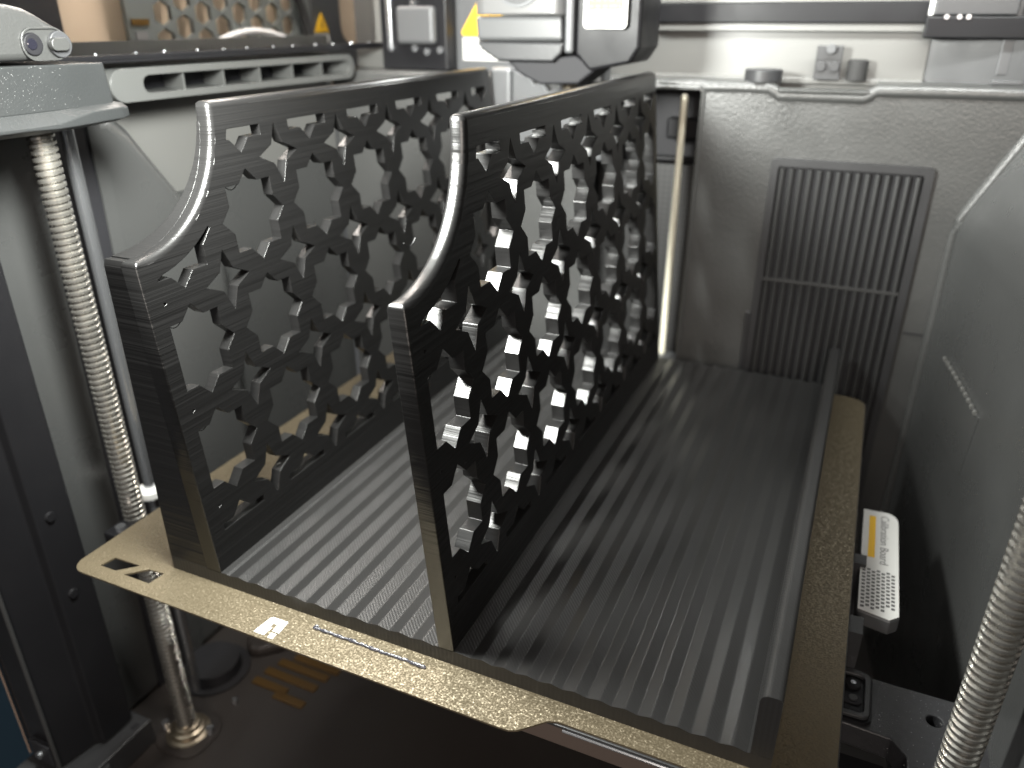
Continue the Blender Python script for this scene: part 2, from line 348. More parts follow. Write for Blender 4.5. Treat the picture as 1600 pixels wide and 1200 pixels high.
# side window
def glass():
    m = bpy.data.materials.new('window_glass'); m.use_nodes = True; p = m.node_tree.nodes['Principled BSDF']
    p.inputs['Base Color'].default_value = (0.80, 0.80, 0.80, 1); p.inputs['Roughness'].default_value = 0.02; p.inputs['Transmission Weight'].default_value = 1.0; p.inputs['IOR'].default_value = 1.05
    p.inputs['Specular IOR Level'].default_value = 0.3
    return m
b = BM(); box(b, -279, -277, -60, 396, 223.4, 300); tag(obj('side_window', b, glass(), origin=(-278, 170, 223.4)), 'clear side window pane above the black rail on the left', 'window')
b = BM(); box(b, -372, -368, 20, 700, 150, 330); tag(obj('backdrop_board', b, M['tan'], origin=(-370, 300, 150)), 'tan board seen through the left side window', 'board')
# hexagon lattice outside
hexes = []
for r in range(-1, 4):
    for c in range(0, 11):
        cy = 244 + c*19.6; cz = 229.5 + r*18.2 + (9.1 if c % 2 else 0)
        if c > 7: continue
        hexes.append([(cy, cz+8.8), (cy-8.0, cz+4.3), (cy-8.0, cz-4.3), (cy, cz-8.8), (cy+8.0, cz-4.3), (cy+8.0, cz+4.3)])
b = BM(); plate_holes(b, [(212, 205), (410, 205), (410, 300), (212, 300)], hexes, 'x', -358, -354)
tag(obj('hexagon_screen', b, M['hexg'], origin=(-356, 300, 205)), 'dark screen of tall hexagon holes seen through the side window', 'screen')
b = BM(); box(b, -366, -362, 20, 168, 180, 320); tag(obj('dark_cabinet_side', b, M['void'], origin=(-364, 90, 180)), 'black surface beyond the window left of the tan board', 'panel')
b = BM(); prism(b, rrect(468, 540, 224, 330, 14), 'x', -350.9, -350.2); 
b2 = BM(); plate_holes(b2, [(410.3, 200), (620, 200), (620, 310), (410.3, 310)], [rrect(452, 535, 222, 300, 16)], 'x', -358, -351)
tag(obj('far_frame', b2, M['slate'], origin=(-354, 500, 200)), 'grey frame with a rounded opening at the far end of the window', 'frame'); b.free()
pts = [(-346, 262 + i*9.2, 219.5 + 15.5*math.sin(math.pi*i/14)) for i in range(15)]
b = BM(); tube(b, pts, 2.6, 10); tag(obj('pale_tube', b, M['tape'], smooth=True, origin=(-346, 326, 219)), 'pale arched tube in front of the hexagon screen', 'tube')
b = BM(); tube(b, [(-345, 378, 272), (-345, 390, 250), (-345, 396, 230), (-345, 398, 212)], 4, 10); tag(obj('dark_cable', b, M['rubber'], smooth=True, origin=(-345, 405, 212)), 'thick dark cable hanging beside the small warning triangle', 'cable')
b = BM(); tube(b, [(-345, 470, 262), (-345, 480, 246), (-345, 494, 220)], 1.6, 8); tag(obj('thin_cable', b, M['rubber'], smooth=True, origin=(-345, 480, 220)), 'thin dark cable crossing the rounded far opening', 'cable')
b = BM(); box(b, -353.5, -353, 222, 231, 229, 244); 
t = thing('small_label', 'small faded sticker left of the hexagon screen', 'sticker', (-352.6, 226, 230))
b.free(); b = BM(); box(b, -353.3, -352.6, 214, 229, 240, 244); obj('print_line', b, M['amber'], t)
b = BM(); box(b, -353.3, -352.6, 216, 226, 231, 236); obj('print_line', b, M['greyink'], t)
def triangle(parent, P, w, h, thick_dir):
    pass
t = thing('warning_sticker', 'small yellow warning triangle seen through the side window', 'sticker', (-350, 421, 232))
b = BM(); prism(b, [(411, 233), (432, 233), (422, 249)], 'x', -350.6, -350); obj('triangle', b, M['yellow'], t)
b = BM(); prism(b, [(420.8, 236.5), (423.0, 236.5), (422.6, 243.5), (421.4, 243.5)], 'x', -349.9, -349.7); obj('symbol', b, M['ink'], t)
b = BM(); box(b, -350.6, -350, 411, 431, 224, 231.5); obj('caption_area', b, M['label'], t)

# ================================================================ front left: post, foot, blue cloth outside
t = thing('door_post', 'tall black front post with a groove at the left edge', 'post', (-285, -5, -180))
b = BM(); prism(b, [(-262.5, 20), (-262.5, 26), (-322, 26), (-301, -19), (-292, -21), (-272, -20), (-268, 2), (-262.5, 4)], 'z', -178, 260); obj('column', b, M['black'], t, bevel=1.0)
b = BM(); hull8(b, [(-301.2, -20.4, -178), (-299.8, -21.2, -178), (-299.4, -20.6, -178), (-301, -19.2, -178)], [(-301.2, -20.4, 260), (-299.8, -21.2, 260), (-299.4, -20.6, 260), (-301, -19.2, 260)]); obj('tan_edge', b, M['tanedge'], t)
b = BM(); tube(b, [(-271.5, -21.5, -176), (-271.5, -21.5, 240)], 1.2, 8); obj('seal', b, M['rubber'], t)
b = BM(); box(b, -290, -273, -24, -20.5, -174, -158); obj('latch_plate', b, M['void'], t, bevel=0.6)
b = BM(); cyl(b, (-281, -24.2, -166), (-281, -26.2, -166), 2.4, n=16); obj('screw', b, M['chrome'], t)
for z in (-8, -62):
    b = BM(); cyl(b, (-262.6, 12, z), (-260.9, 12, z), 3.2, 2.6, n=16); obj('button', b, M['black'], t)
t = thing('post_foot', 'grey square foot bracket under the black front post', 'bracket', (-250, 10, -200))
b = BM(); box(b, -300, -252, -40, 31, -199.5, -180); obj('block', b, M['dark'], t, bevel=0.8)
b = BM(); box(b, -259, -255.5, 20, 24.5, -181, -179.6); obj('slot', b, M['void'], t)
b = BM(); box(b, -251.9, -250.9, -18, -4, -197, -183); obj('side_pad', b, M['slate'], t)
b = BM(); box(b, -640, -430, -60, 120, -420, -150)
tag(obj('blue_cloth', b, M['blue'], bevel=10, seg=3, origin=(-535, 30, -420)), 'dark blue cloth outside the printer in the lower left corner', 'cloth')

# ================================================================ upper front left: bracket and camera
t = thing('idler_bracket', 'grey corner bracket with a chamfered lip over the left lead screw', 'bracket', (-250, 45, 197))
b = BM(); prism(b, [(-30, 226.4), (75.4, 225.2), (77.0, 206), (-30, 205)], 'x', -300, -222); obj('housing', b, M['casting'], t, bevel=0.8)
b = BM()
R = [[(-300, y, a), (-222.5, y, a), (x, y, c), (x, y, d), (-224, y, e), (-300, y, e)] for y, a, x, c, d, e in
     ((-30, 206.2, -218.5, 201.0, 199.0, 196.5), (28, 206.4, -218.3, 200.4, 199.2, 196.6), (42, 206.6, -218.2, 200.6, 198.6, 196.8), (52, 206.8, -218.2, 202.6, 198.8, 197.0), (62, 207.0, -218.2, 204.4, 199.2, 197.4), (77.5, 207.4, -218.2, 204.9, 199.8, 198.2), (82, 206.6, -219, 204.6, 200.4, 199.0))]
V = [[b.verts.new(p) for p in r] for r in R]
for p, q in zip(V, V[1:]):
    for k in range(6): b.faces.new((p[k], p[(k+1) % 6], q[(k+1) % 6], q[k]))
b.faces.new(V[0][::-1]); b.faces.new(V[-1])
obj('lip', b, M['casting'], t, bevel=0.5, seg=2)
b = BM()
for i in range(240):
    y = min(74, max(-10, random.gauss(24, 18))); z = random.uniform(207, 225.5); s_ = random.choice((.05, .07, .09, .14)); box(b, -222.02, -222.02+s_, y, y+s_*1.5, z, z+s_*1.3)
o = obj('dust', b, M['dustm'], t); o['kind'] = 'stuff'
t = thing('camera_module', 'rounded grey camera pod with a round lens and slider on the bracket', 'camera', (-240, 40, 227))
b = BM(); prism(b, [(-30, 227.4), (51, 227.4), (55.5, 229.5), (57.4, 233.5), (57.0, 237.5), (54, 241.5), (46, 246.2), (41, 248.6), (34, 250.0), (-30, 250.6)], 'x', -262, -222)
obj('pod', b, M['pod'], t, bevel=3.2, seg=4, smooth=True)
b = BM(); plate_holes(b, rrect(35.2, 57.2, 227.2, 241.0, 6.0), [rrect(36.2, 56.6, 228.0, 240.1, 5.4)], 'x', -223, -220.8); obj('recess_rim', b, M['pod'], t, bevel=0.3)
b = BM(); prism(b, rrect(35.8, 57, 227.6, 240.5, 5.6), 'x', -222.6, -221.8); obj('recess_plate', b, M['pod'], t)
b = BM(); cyl(b, (-221.8, 40.6, 234.1), (-220.6, 40.6, 234.1), 4.9, 4.4, n=32); obj('lens_ring', b, M['black'], t, bevel=0.4)
b = BM(); cyl(b, (-220.55, 39.8, 234.1), (-220.2, 39.8, 234.1), 2.4, 2.0, n=24); obj('lens', b, M['lens'], t)
b = BM(); cyl(b, (-221.8, 53.4, 233.8), (-219.8, 53.4, 233.8), 5.6, n=32); obj('shutter_disc', b, M['dark'], t, bevel=0.5)
b = BM(); prism(b, rrect(46.8, 56.0, 231.2, 236.6, 2.5), 'x', -219.8, -217.2); obj('shutter_knob', b, M['pod'], t, bevel=0.4)

# ================================================================ lead screws, rods
def screw(name, label, x, y, z0, z1, r, pitch, m, parts=True, seg=28):
    t = thing(name, label, 'lead screw', (x, y, z0), 'vertical lead screws')
    b = BM(); n = int((z1-z0)/pitch); core = r - min(1.25, r*0.2)
    prof = [(0.0, core), (0.16, core), (0.36, r), (0.74, r), (0.94, core)]
    rings = []
    turns = n; per = seg
    # helicoid: rows of profile points carried round
    cols = []
    for k in range(turns*per+1):
        a = 2*math.pi*k/per; zz = z0 + k/per*pitch
        cols.append([b.verts.new((x + rr*math.cos(a), y + rr*math.sin(a), zz + f*pitch)) for f, rr in prof])
    for k in range(len(cols)-1):
        for j in range(len(prof)-1): b.faces.new((cols[k][j], cols[k+1][j], cols[k+1][j+1], cols[k][j+1]))
        if k+per < len(cols)-0 and k+per+1 < len(cols): b.faces.new((cols[k][-1], cols[k+1][-1], cols[k+1+per][0], cols[k+per][0]))
    obj('thread', b, m, t, smooth=True)
    b = BM(); cyl(b, (x, y, z0), (x, y, z1 + pitch*0.6), core*0.97, n=24); obj('core', b, m, t, smooth=True)
    return t
LS = screw('lead_screw', 'long left lead screw beside the chrome rod and rack', -237.3, 45, -197, 199, 6.2, 3.3, M['steel'])
b = BM(); lathe(b, (-237.3, 45), [(14.5, -200), (14.5, -197.6), (11.5, -197), (11.2, -194), (9, -193.4), (8.6, -190.5), (6.8, -190)]); obj('bearing', b, M['brass'], LS, smooth=True)
b = BM(); prism(b, rrect(-255, -217, 26, 62, 12), 'z', -200, -198.4); obj('flange', b, M['floor'], LS, bevel=0.4)
for dx, dy in ((-16, -4), (15, 5)):
    b = BM(); cyl(b, (-237.3+dx, 45+dy, -198.4), (-237.3+dx, 45+dy, -193.5), 2.9, 2.6, n=16); obj('bolt', b, M['chrome'], LS)
screw('lead_screw', 'thick right lead screw passing through the black bed arm', 192, 45, -120, 240, 6.8, 3.3, M['steel'], seg=32)
RS = screw('lead_screw', 'slim pale rear lead screw inside the dark rear opening', -5.8, 373, -4, 193, 2.9, 1.7, M['warmsteel'], seg=14)
b = BM(); lathe(b, (-5.8, 373), [(2.6, 192.5), (2.5, 194.5), (1.5, 196)]); obj('tip', b, M['warmsteel'], RS, smooth=True)
b = BM(); box(b, -16, 8, 364, 380, -9, -4.2); obj('nut_bracket', b, M['mid'], RS, bevel=0.6)
t = thing('guide_rod', 'polished chrome guide rod just right of the left lead screw', 'rod', (-257, 75, -200))
b = BM(); cyl(b, (-258.5, 75, -24), (-258.5, 75, 205), 3.5, n=28); obj('upper_shaft', b, M['chrome'], t, smooth=True)
b = BM(); cyl(b, (-258.5, 75, -199), (-258.5, 75, -24.2), 3.4, n=28); obj('lower_shaft', b, M['chrome'], t, smooth=True)
b = BM(); lathe(b, (-258.5, 75), [(7.5, -30), (7.8, -28.5), (7.8, -25.5), (6.6, -24), (4.5, -23.8)]); obj('collar', b, M['white'], t, smooth=True)
t = thing('rear_rod', 'thin chrome rod in the upper right rear corner', 'rod', (194, 398, 205))
b = BM(); cyl(b, (194.6, 392, 206), (194.6, 392, 262), 1.6, n=16); obj('shaft', b, M['chrome'], t, smooth=True)
b = BM(); box(b, 184.5, 191, 389, 394, 212, 262); obj('guide_plate', b, M['mid'], t, bevel=0.6)
b = BM(); box(b, 183, 200, 386, 398, 206.6, 209); obj('foot', b, M['mid'], t, bevel=0.6)

# ================================================================ build plate and heated bed
t = thing('build_plate', 'gold textured build plate with two slanted slots at its corner', 'build plate', (-25, 160, -0.8))
L0, R0, F0, F1, B0 = -203.0, 149.0, -20.8, -9.2, 339.0
out = []
for i in range(7): a = math.radians(180+90*i/6); out.append((L0+8+8*math.cos(a), F0+8+8*math.sin(a)))
out += [(30, F0), (34, F0+0.2), (37, F0+1.6), (46, F1-1.4), (49, F1-0.2), (53, F1)]
for i in range(7): a = math.radians(270+90*i/6); out.append((R0-8+8*math.cos(a), F1+8+8*math.sin(a)))
for i in range(7): a = math.radians(0+90*i/6); out.append((R0-12+12*math.cos(a), B0-12+12*math.sin(a)))
for i in range(7): a = math.radians(90+90*i/6); out.append((L0+12+12*math.cos(a), B0-12+12*math.sin(a)))
hole = [[(-190.5, -13.4), (-188.8, -5.9), (-172.0, -5.4), (-180.0, -13.2)], [(-174.2, -13.7), (-166.0, -5.8), (-156.8, -5.2), (-157.6, -13.7)]]
b = BM(); plate_holes(b, out, hole, 'z', -0.9, 0.0); obj('sheet', b, M['gold'], t)
b = BM()
prism(b, [(-90.2, -18.6), (-88.8, -8.6), (-84.6, -8.6), (-85.6, -13.4), (-84.0, -13.4), (-84.6, -18.6)], 'z', 0.02, 0.12)
prism(b, [(-88.0, -7.9), (-79.6, -7.9), (-78.9, -15.2), (-82.6, -15.2), (-82.9, -11.2), (-87.6, -11.2)], 'z', 0.16, 0.26)
prism(b, [(-82.4, -16.0), (-79.6, -16.0), (-79.4, -19.0), (-82.2, -19.0)], 'z', 0.02, 0.12)
obj('emblem', b, M['white'], t)
b = BM(); rr = []; pts = []
for i in range(48):
    f = i/47; pts.append((-65.5 + 55.5*f + random.uniform(-.5, .5), -6.0 - 0.35*f + random.uniform(-.25, .25), 0.45 + random.uniform(-.12, .2))); rr.append(0.72 + random.uniform(-.22, .2))
pts = [(-65.5, -4.6, .5), (-66.8, -5.0, .5), (-66.9, -6.1, .5)] + pts; rr = [.5, .6, .7] + rr
tube(b, pts, rr, 8); tag(obj('purge_line', b, M['purge'], smooth=True, origin=(-38, -6, 0)), 'thin line of purged dark filament along the gold plate front', 'filament line')
t = thing('heated_bed', 'brown aluminium heated bed under the gold plate', 'heated bed', (-25, 160, -14))
b = BM(); prism(b, rrect(-152, 148, -8.8, 338, 6), 'z', -13, -2.4); obj('slab', b, M['bed'], t, bevel=0.6)
b = BM(); prism(b, rrect(-153, 149.6, -10.0, 338.6, 7), 'z', -2.3, -1.0); obj('magnet_sheet', b, M['dark'], t, bevel=0.3)
b = BM(); tube(b, [(52, -9.9, -3.0), (141, -9.9, -3.0)], 0.7, 8); obj('bright_edge', b, M['chrome'], t)
b = BM(); prism(b, rrect(-150, 30, -17, -10.2, 3), 'z', -4.5, -1.2); obj('tab_support', b, M['bed'], t, bevel=0.4)
b = BM(); box(b, -170, 120, 30, 300, -46, -13.2); obj('underframe', b, M['black'], t, bevel=1)
b = BM(); box(b, 149.8, 156, 150, 158, -40, -6); obj('side_bracket', b, M['dark'], t)
b = BM(); box(b, 149.8, 156, 96, 108, -60, -6); obj('side_bracket', b, M['dark'], t)
# bed arm on the right
t = thing('bed_carrier', 'dusty black cast bed carrier around the right lead screw', 'arm', (190, 70, -40))
b = BM(); 
plate_holes(b, [(149, 99), (166, 97.4), (260, 97), (260, -30), (181, -30), (178, 58), (172, 64.5), (149, 66)], [[(189.4+3.2*math.cos(2*math.pi*i/20), 82.3+3.2*math.sin(2*math.pi*i/20)) for i in range(20)], [(182.5+3.2*math.cos(2*math.pi*i/20), 50+3.2*math.sin(2*math.pi*i/20)) for i in range(20)]], 'z', -42, -30)
obj('casting', b, M['dusty'], t, bevel=0.7)
b = BM(); box(b, 149, 172, -30, 62, -60, -44); obj('pocket', b, M['black'], t)
b = BM(); box(b, 180, 200, 44, 90, -60, -44); obj('bore_floor', b, M['void'], t)
b = BM(); prism(b, rrect(141, 164.2, 66.6, 96.6, 4), 'z', -29.9, -28.2); obj('clamp_recess', b, M['black'], t)
b = BM(); plate_holes(b, rrect(142, 163.2, 67.6, 95.6, 3.6), [rrect(144, 160.6, 70, 92.6, 2.4)], 'z', -28.1, -26.0); obj('clamp_frame', b, M['dark'], t, bevel=0.5)
b = BM(); cyl(b, (156.0, 87.5, -28.1), (156.0, 87.5, -26.6), 3.4, n=24); obj('screw_head', b, M['black'], t, bevel=0.4)
b = BM(); cyl(b, (156.0, 87.5, -26.5), (156.0, 87.5, -26.3), 1.3, n=6); obj('hex_socket', b, M['chrome'], t)
b = BM(); prism(b, rrect(150, 160, 75.5, 81.5, 2.8), 'z', -28.0, -27.2); obj('slot', b, M['void'], t)
b = BM(); cyl(b, (156.2, 78.5, -27.1), (156.2, 78.5, -26.5), 1.9, n=20); obj('pin', b, M['dark'], t, bevel=0.3)
b = BM(); cyl(b, (157.3, 71.5, -28.0), (157.3, 71.5, -27.4), 2.3, n=20); obj('pin', b, M['void'], t)
b = BM(); lathe(b, (224, 85), [(9, -29.9), (9, -27.5), (8, -26.5), (6.6, -26.4), (6.4, -27.2), (0.5, -27.2)]); obj('cap', b, M['slate'], t, smooth=True)
b = BM(); lathe(b, (224, 85), [(6, -27.1), (5, -26.2), (0.5, -25.8)]); obj('cap_dome', b, M['dark'], t, smooth=True)
# specks of dust on the arm
b = BM()
for i in range(260):
    x = random.uniform(167, 235); y = random.uniform(10, 96.5); y = max(10, 96.5 - abs(random.gauss(0, 22)))
    if 186 < x < 198 and 39 < y < 51: continue
    s = random.choice((.06, .08, .11, .16)); box(b, x, x+s*2, y, y+s*1.6, -29.98, -29.98+s)
o = obj('dust', b, M['dustm'], t); o['kind'] = 'stuff'
# connector near the left lead screw
t = thing('bed_connector', 'small black clip on the bed behind the plate corner', 'clip', (-228, 30, -24))
b = BM(); box(b, -236, -216, 22, 36, -26, -17); obj('body', b, M['black'], t, bevel=1.5)
b = BM(); cyl(b, (-228, 28, -17), (-228, 28, -14.5), 3.2, 2.8, n=16); obj('screw', b, M['chrome'], t)

# ================================================================ printed rack
SL = 0.092
rack = thing('printed_rack', 'black printed rack with two lattice walls and ribbed base', 'rack', (-14, 169, 0))
# base
top = [(-155.5, 0.0), (-155.5, 7.4), (-121, 7.4)]
def zig(x0, x1, n):
    p = (x1-x0)/n; o = []
    for i in range(n):
        o += [(x0+i*p, 6.98), (x0+i*p+p*.05, 7.02), (x0+(i+.5)*p-p*.05, 7.84), (x0+(i+.5)*p, 7.88), (x0+(i+.5)*p+p*.05, 7.84), (x0+(i+1)*p-p*.05, 7.02)]
    return o + [(x1, 6.9)]
top += zig(-119.5, -9.5, 10) + [(-9, 7.4), (2, 7.4)] + zig(7.5, 118.4, 11) + [(119.2, 7.4), (127, 7.4), (127, 0.0)]
b = BM(); prism(b, top, 'y', 0.0, 338.0)
o = obj('ribbed_base', b, M['base'], rack); o.data.materials.append(M['rib'])
for p in o.data.polygons:
    if p.normal.z > 0.5 and p.normal.x < -0.04: p.material_index = 1
# lip
lp = [(127, 7.5), (127, 34.0)] + [(125.2+1.8*math.cos(t), 34.0+1.8*math.sin(t)) for t in [math.pi/2*i/4 for i in range(1, 5)]] + [(122.6+3.2*math.cos(t), 32.6+3.2*math.sin(t)) for t in [math.pi/2 + math.pi/2*i/6 for i in range(7)]] + [(119.4, 7.5)]
b = BM(); prism(b, lp, 'y', 0.02, 337.9); obj('side_lip', b, M['base'], rack)
# lattice
PY, PZ, ST, CY, CZ = 50.0, 49.0, 14.8, 21.6, 14.0
def star(cy, cz):
    k = ST*(math.sqrt(2)-1); R = ST*math.sqrt(2); o = []
    for i in range(8):
        a = math.pi/4*i; rr = R; o.append((cy+rr*math.cos(a), cz+rr*math.sin(a)))
        a2 = a + math.pi/8; ri = math.hypot(ST, k); o.append((cy+ri*math.cos(a2), cz+ri*math.sin(a2)))
    return o
def cross(cy, cz):
    o = []
    for i in range(4):
        a = math.pi/2*i; o.append((cy+13.8*math.cos(a), cz+13.8*math.sin(a)))
        a2 = a+math.pi/4; o.append((cy+6.1*math.cos(a2), cz+6.1*math.sin(a2)))
    return o
ARC = 57.3; AZ = 213.6; TOPZ = 212.0; LEN = 338.0
def inframe(p):
    y, z = p
    return 8.6 < y < LEN-8.6 and 25.6 < z < 199.8 and not (y < ARC+9 and z > AZ-ARC-9 and math.hypot(y, z-AZ) < ARC+9)
def wall_outline():
    pts = [(0.0, 7.1, 0.3), (0.0, AZ-ARC-2.2, 0.5), (0.8, AZ-ARC-0.6, 1.2), (2.4, AZ-ARC, 2.2)]
    n = 30
    for i in range(1, n): a = math.radians(3 + 82.6*i/(n-1)); pts.append((ARC*math.sin(a), AZ-ARC*math.cos(a), 2.6))
    pts += [(ARC, TOPZ-2.2, 2.6), (ARC+0.7, TOPZ-0.6, 2.6), (ARC+2.4, TOPZ, 2.6)]
    for i in range(1, 12): pts.append((ARC+2.4+(LEN-4-ARC-2.4)*i/12, TOPZ, 2.6))
    pts += [(LEN-3.2, TOPZ, 2.4), (LEN-0.8, TOPZ-0.9, 1.6), (LEN, TOPZ-3.2, 0.8), (LEN, 7.1, 0.3)]
    return pts
def make_wall(x0, th, tl):
    O = wall_outline(); n = len(O); cen = []
    for i, (y, z, r) in enumerate(O):
        a = Vector(O[i-1][:2]) if i else Vector((0, -20)); c = Vector(O[(i+1)][:2]) if i < n-1 else Vector((LEN, -20))
        d = (c - a).normalized(); cen.append(Vector((d.y, -d.x)))     # inward normal (outline runs front->top->back, clockwise)
    X = lambda z, d: x0 - SL*(z-7) - d
    inner = [Vector((y, z)) + nn*r for (y, z, r), nn in zip(O, cen)]
    bm = BM(); vs = []; es = []
    def loop(L):
        k = len(vs); vs.extend(Vector(p) for p in L); es.extend((k+i, k+(i+1) % len(L)) for i in range(len(L)))
    loop(inner)
    holes = []
    for r in range(5):
        for c in range(-1, 8): holes.append(star(CY+PY*(c), CZ+PZ*r))
    for r in range(4):
        for c in range(-1, 7): holes.append(cross(CY+PY*(c+.5), CZ+PZ*(r+.5)))
    holes = [h for h in holes if any(inframe(p) for p in h)]
    for h in holes: loop(h)
    fr = [(8.6, 25.6), (8.6, AZ-ARC-9-0.6)]
    for i in range(1, 26):
        a = math.radians(7.5 + (77.5)*i/25); q = ((ARC+9)*math.sin(a), AZ-(ARC+9)*math.cos(a))
        if q[1] < 199.8: fr.append(q)
    fr += [(ARC+8, 199.8), (LEN-8.6, 199.8), (LEN-8.6, 25.6)]; loop(fr)
    V, Ed, F, *_ = delaunay_2d_cdt(vs, es, [], 0, 1e-5)
    innp = [tuple(p) for p in inner]
    keep = []
    for f in F:
        c = cent(V, f)
        if not inside(c, innp): continue
        inf = inside(c, fr)
        if inf and any(inside(c, h) for h in holes): continue
        keep.append((tuple(f), 1 if inf else 0))
    key = lambda p: (round(p[0], 3), round(p[1], 3))
    ring = {key(p): i for i, p in enumerate(innp)}
    def onout(a, c):
        ka, kc = key(a), key(c)
        return ka in ring and kc in ring and abs(ring[ka]-ring[kc]) in (1, n-1)
    A = {}; Bk = ({}, {}); dep = (th, tl)
    for f, g in keep:
        for i in f:
            if i not in A: A[i] = bm.verts.new((X(V[i][1], 0), V[i][0], V[i][1]))
            if i not in Bk[g]: Bk[g][i] = bm.verts.new((X(V[i][1], dep[g]), V[i][0], V[i][1]))
    own = {}
    for f, g in keep:
        bm.faces.new([A[i] for i in f]); bm.faces.new([Bk[g][i] for i in reversed(f)])
        for k in range(3): own[(f[k], f[(k+1) % 3])] = g
    for (i, j), g in own.items():
        h = own.get((j, i))
        if h is None:
            if not onout(V[i], V[j]): bm.faces.new((A[j], A[i], Bk[g][i], Bk[g][j]))
        elif g == 0 and h == 1: bm.faces.new((Bk[1][j], Bk[1][i], Bk[0][i], Bk[0][j]))
    B = Bk[0]
    idx = {key(V[i]): i for i in A}
    # rounded rim
    cols = []
    K = 4
    for i, ((y, z, r), nn) in enumerate(zip(O, cen)):
        col = []; vi = idx.get(key(innp[i]))
        col.append(A[vi])
        for k in range(1, K+1):
            t = math.pi/2*k/K; p = Vector((y, z)) + nn*r*(1-math.sin(t)); col.append(bm.verts.new((X(p.y, r*(1-math.cos(t))), p.x, p.y)))
        for k in range(K, 0, -1):
            t = math.pi/2*k/K; p = Vector((y, z)) + nn*r*(1-math.sin(t)); col.append(bm.verts.new((X(p.y, th - r*(1-math.cos(t))), p.x, p.y)))
        col.append(B[vi]); cols.append(col)
    for i in range(n):
        a, c = cols[i], cols[(i+1) % n]
        for k in range(len(a)-1): bm.faces.new((a[k], a[k+1], c[k+1], c[k])).smooth = True
    return bm
w = obj('lattice_wall', make_wall(0.0, 7.4, 6.9), M['pla'], rack, label='nearer lattice wall, black right face')
w = obj('lattice_wall', make_wall(-124.3, 8.6, 5.4), M['pla'], rack, label='left lattice wall with a wide front post')
# wide front post of the left wall, growing thicker towards the plate
def xw(z): return -124.3 - SL*(z-7) - 8.5
b = BM()
secs = []
for z in (7.45, 60, 110, AZ-ARC-3, AZ-ARC-0.4): 
    e = 0.9 if z > AZ-ARC-1 else 0.0
    secs.append([(xw(z)+1.5, 0.05+e, z), (-155.7, 0.05+e, z), (-155.7, 9.0, z), (xw(z)+1.5, 9.0, z)])
R = [[b.verts.new(p) for p in s] for s in secs]
for a, c in zip(R, R[1:]):
    for k in range(4): b.faces.new((a[k], a[(k+1) % 4], c[(k+1) % 4], c[k]))
b.faces.new(R[0][::-1]); b.faces.new(R[-1])
obj('front_post', b, M['pla'], rack)
b = BM(); secs = []
for i in range(16):
    a = math.radians(4 + 76*i/15); y = ARC*math.sin(a); z = AZ-ARC*math.cos(a); f = 1-i/15
    e = 9.5*f**1.3 + 0.2; zi = AZ-(ARC+8)*math.cos(a); yi = (ARC+8)*math.sin(a)
    secs.append([(xw(z)+2.5, y, z-0.02), (xw(z)+1.0-e, y, z-0.02), (xw(zi)+1.0-e, yi, zi), (xw(zi)+2.5, yi, zi)])
R = [[b.verts.new(p) for p in s] for s in secs]
for a, c in zip(R, R[1:]):
    for k in range(4): b.faces.new((a[k], a[(k+1) % 4], c[(k+1) % 4], c[k]))
b.faces.new(R[0][::-1]); b.faces.new(R[-1]); obj('arc_flange', b, M['pla'], rack, smooth=True)
# stringing
SM = mat('pale_string', (0.35, 0.35, 0.35), 0.3)
for (y0, z0, y1, z1) in ((14, 27, 27, 33.5), (57, 27.5, 70, 34)):
    b = BM(); pts = [(-1.2-SL*(z0+(z1-z0)*f-7) - 1.5*math.sin(3*f), y0+(y1-y0)*f, z0+(z1-z0)*f + .8*math.sin(5*f)) for f in [i/14 for i in range(15)]]
    tube(b, pts, [.16+.35*(i/14)**3 for i in range(15)], 6); obj('string', b, SM, rack)
for i in range(6):
    c, r, x0 = ((0, 3, 0), (0, 2, 0), (0, 1, 0), (0, 2, -124.3), (1, 3, -124.3), (0, 1, -124.3))[i]; cy = CY+PY*c; cz = CZ+PZ*r
    sag = random.uniform(1.5, 3); b = BM()
    pts = [(x0-3-SL*(cz+13-7), cy-12+8*f, cz+14.2-sag*math.sin(math.pi*f)) for f in [k/8 for k in range(9)]]; tube(b, pts, .2, 5); obj('string', b, M['black'], rack)

# ================================================================ calibration board
t = thing('calibration_board', 'white calibration board with yellow bar at the plate side', 'board', (162, 155, -16))
o = [(153, 116.6), (167.6, 113.4), (171.8, 117.6), (171.8, 197)]
o += [(165.6+6.2*math.cos(a), 199.5+8.5*math.sin(a)) for a in [math.radians(90*i/6) for i in range(7)]] + [(153, 207.5)]
b = BM(); prism(b, o, 'z', -17, -8.6); obj('body', b, M['mid'], t, bevel=1.0, seg=2)
c = [(162.3, 157)]
o2 = [(c[0][0]+(x-c[0][0])*0.955, c[0][1]+(y-c[0][1])*0.988) for x, y in o]
b = BM(); prism(b, o2, 'z', -8.55, -8.15); obj('face_label', b, M['label'], t, bevel=0.12)
b = BM(); box(b, 156.6, 159.9, 161.0, 201.0, -8.12, -8.0); obj('yellow_bar', b, M['yellow'], t)
b = text_mesh('Calibration Board', 6.0, 0.04)
place(b, Matrix.Translation((162.4, 203, -8.0)) @ Matrix.Rotation(-math.pi/2, 4, 'Z') @ Matrix.Diagonal((1.08, 1.0, 1, 1))); obj('lettering', b, M['greyink'], t)
b = BM()
for i in range(11):
    for j in range(7):
        x = 155.2 + j*2.25; y = 119.4 + i*2.9 + (1.45 if j % 2 else 0)
        if i == 0 and j > 4: continue
        box(b, x-.82, x+.82, y-.78, y+.78, -8.13, -8.02)
ob = obj('dot_grid', b, M['ink'], t); ob['kind'] = 'stuff'

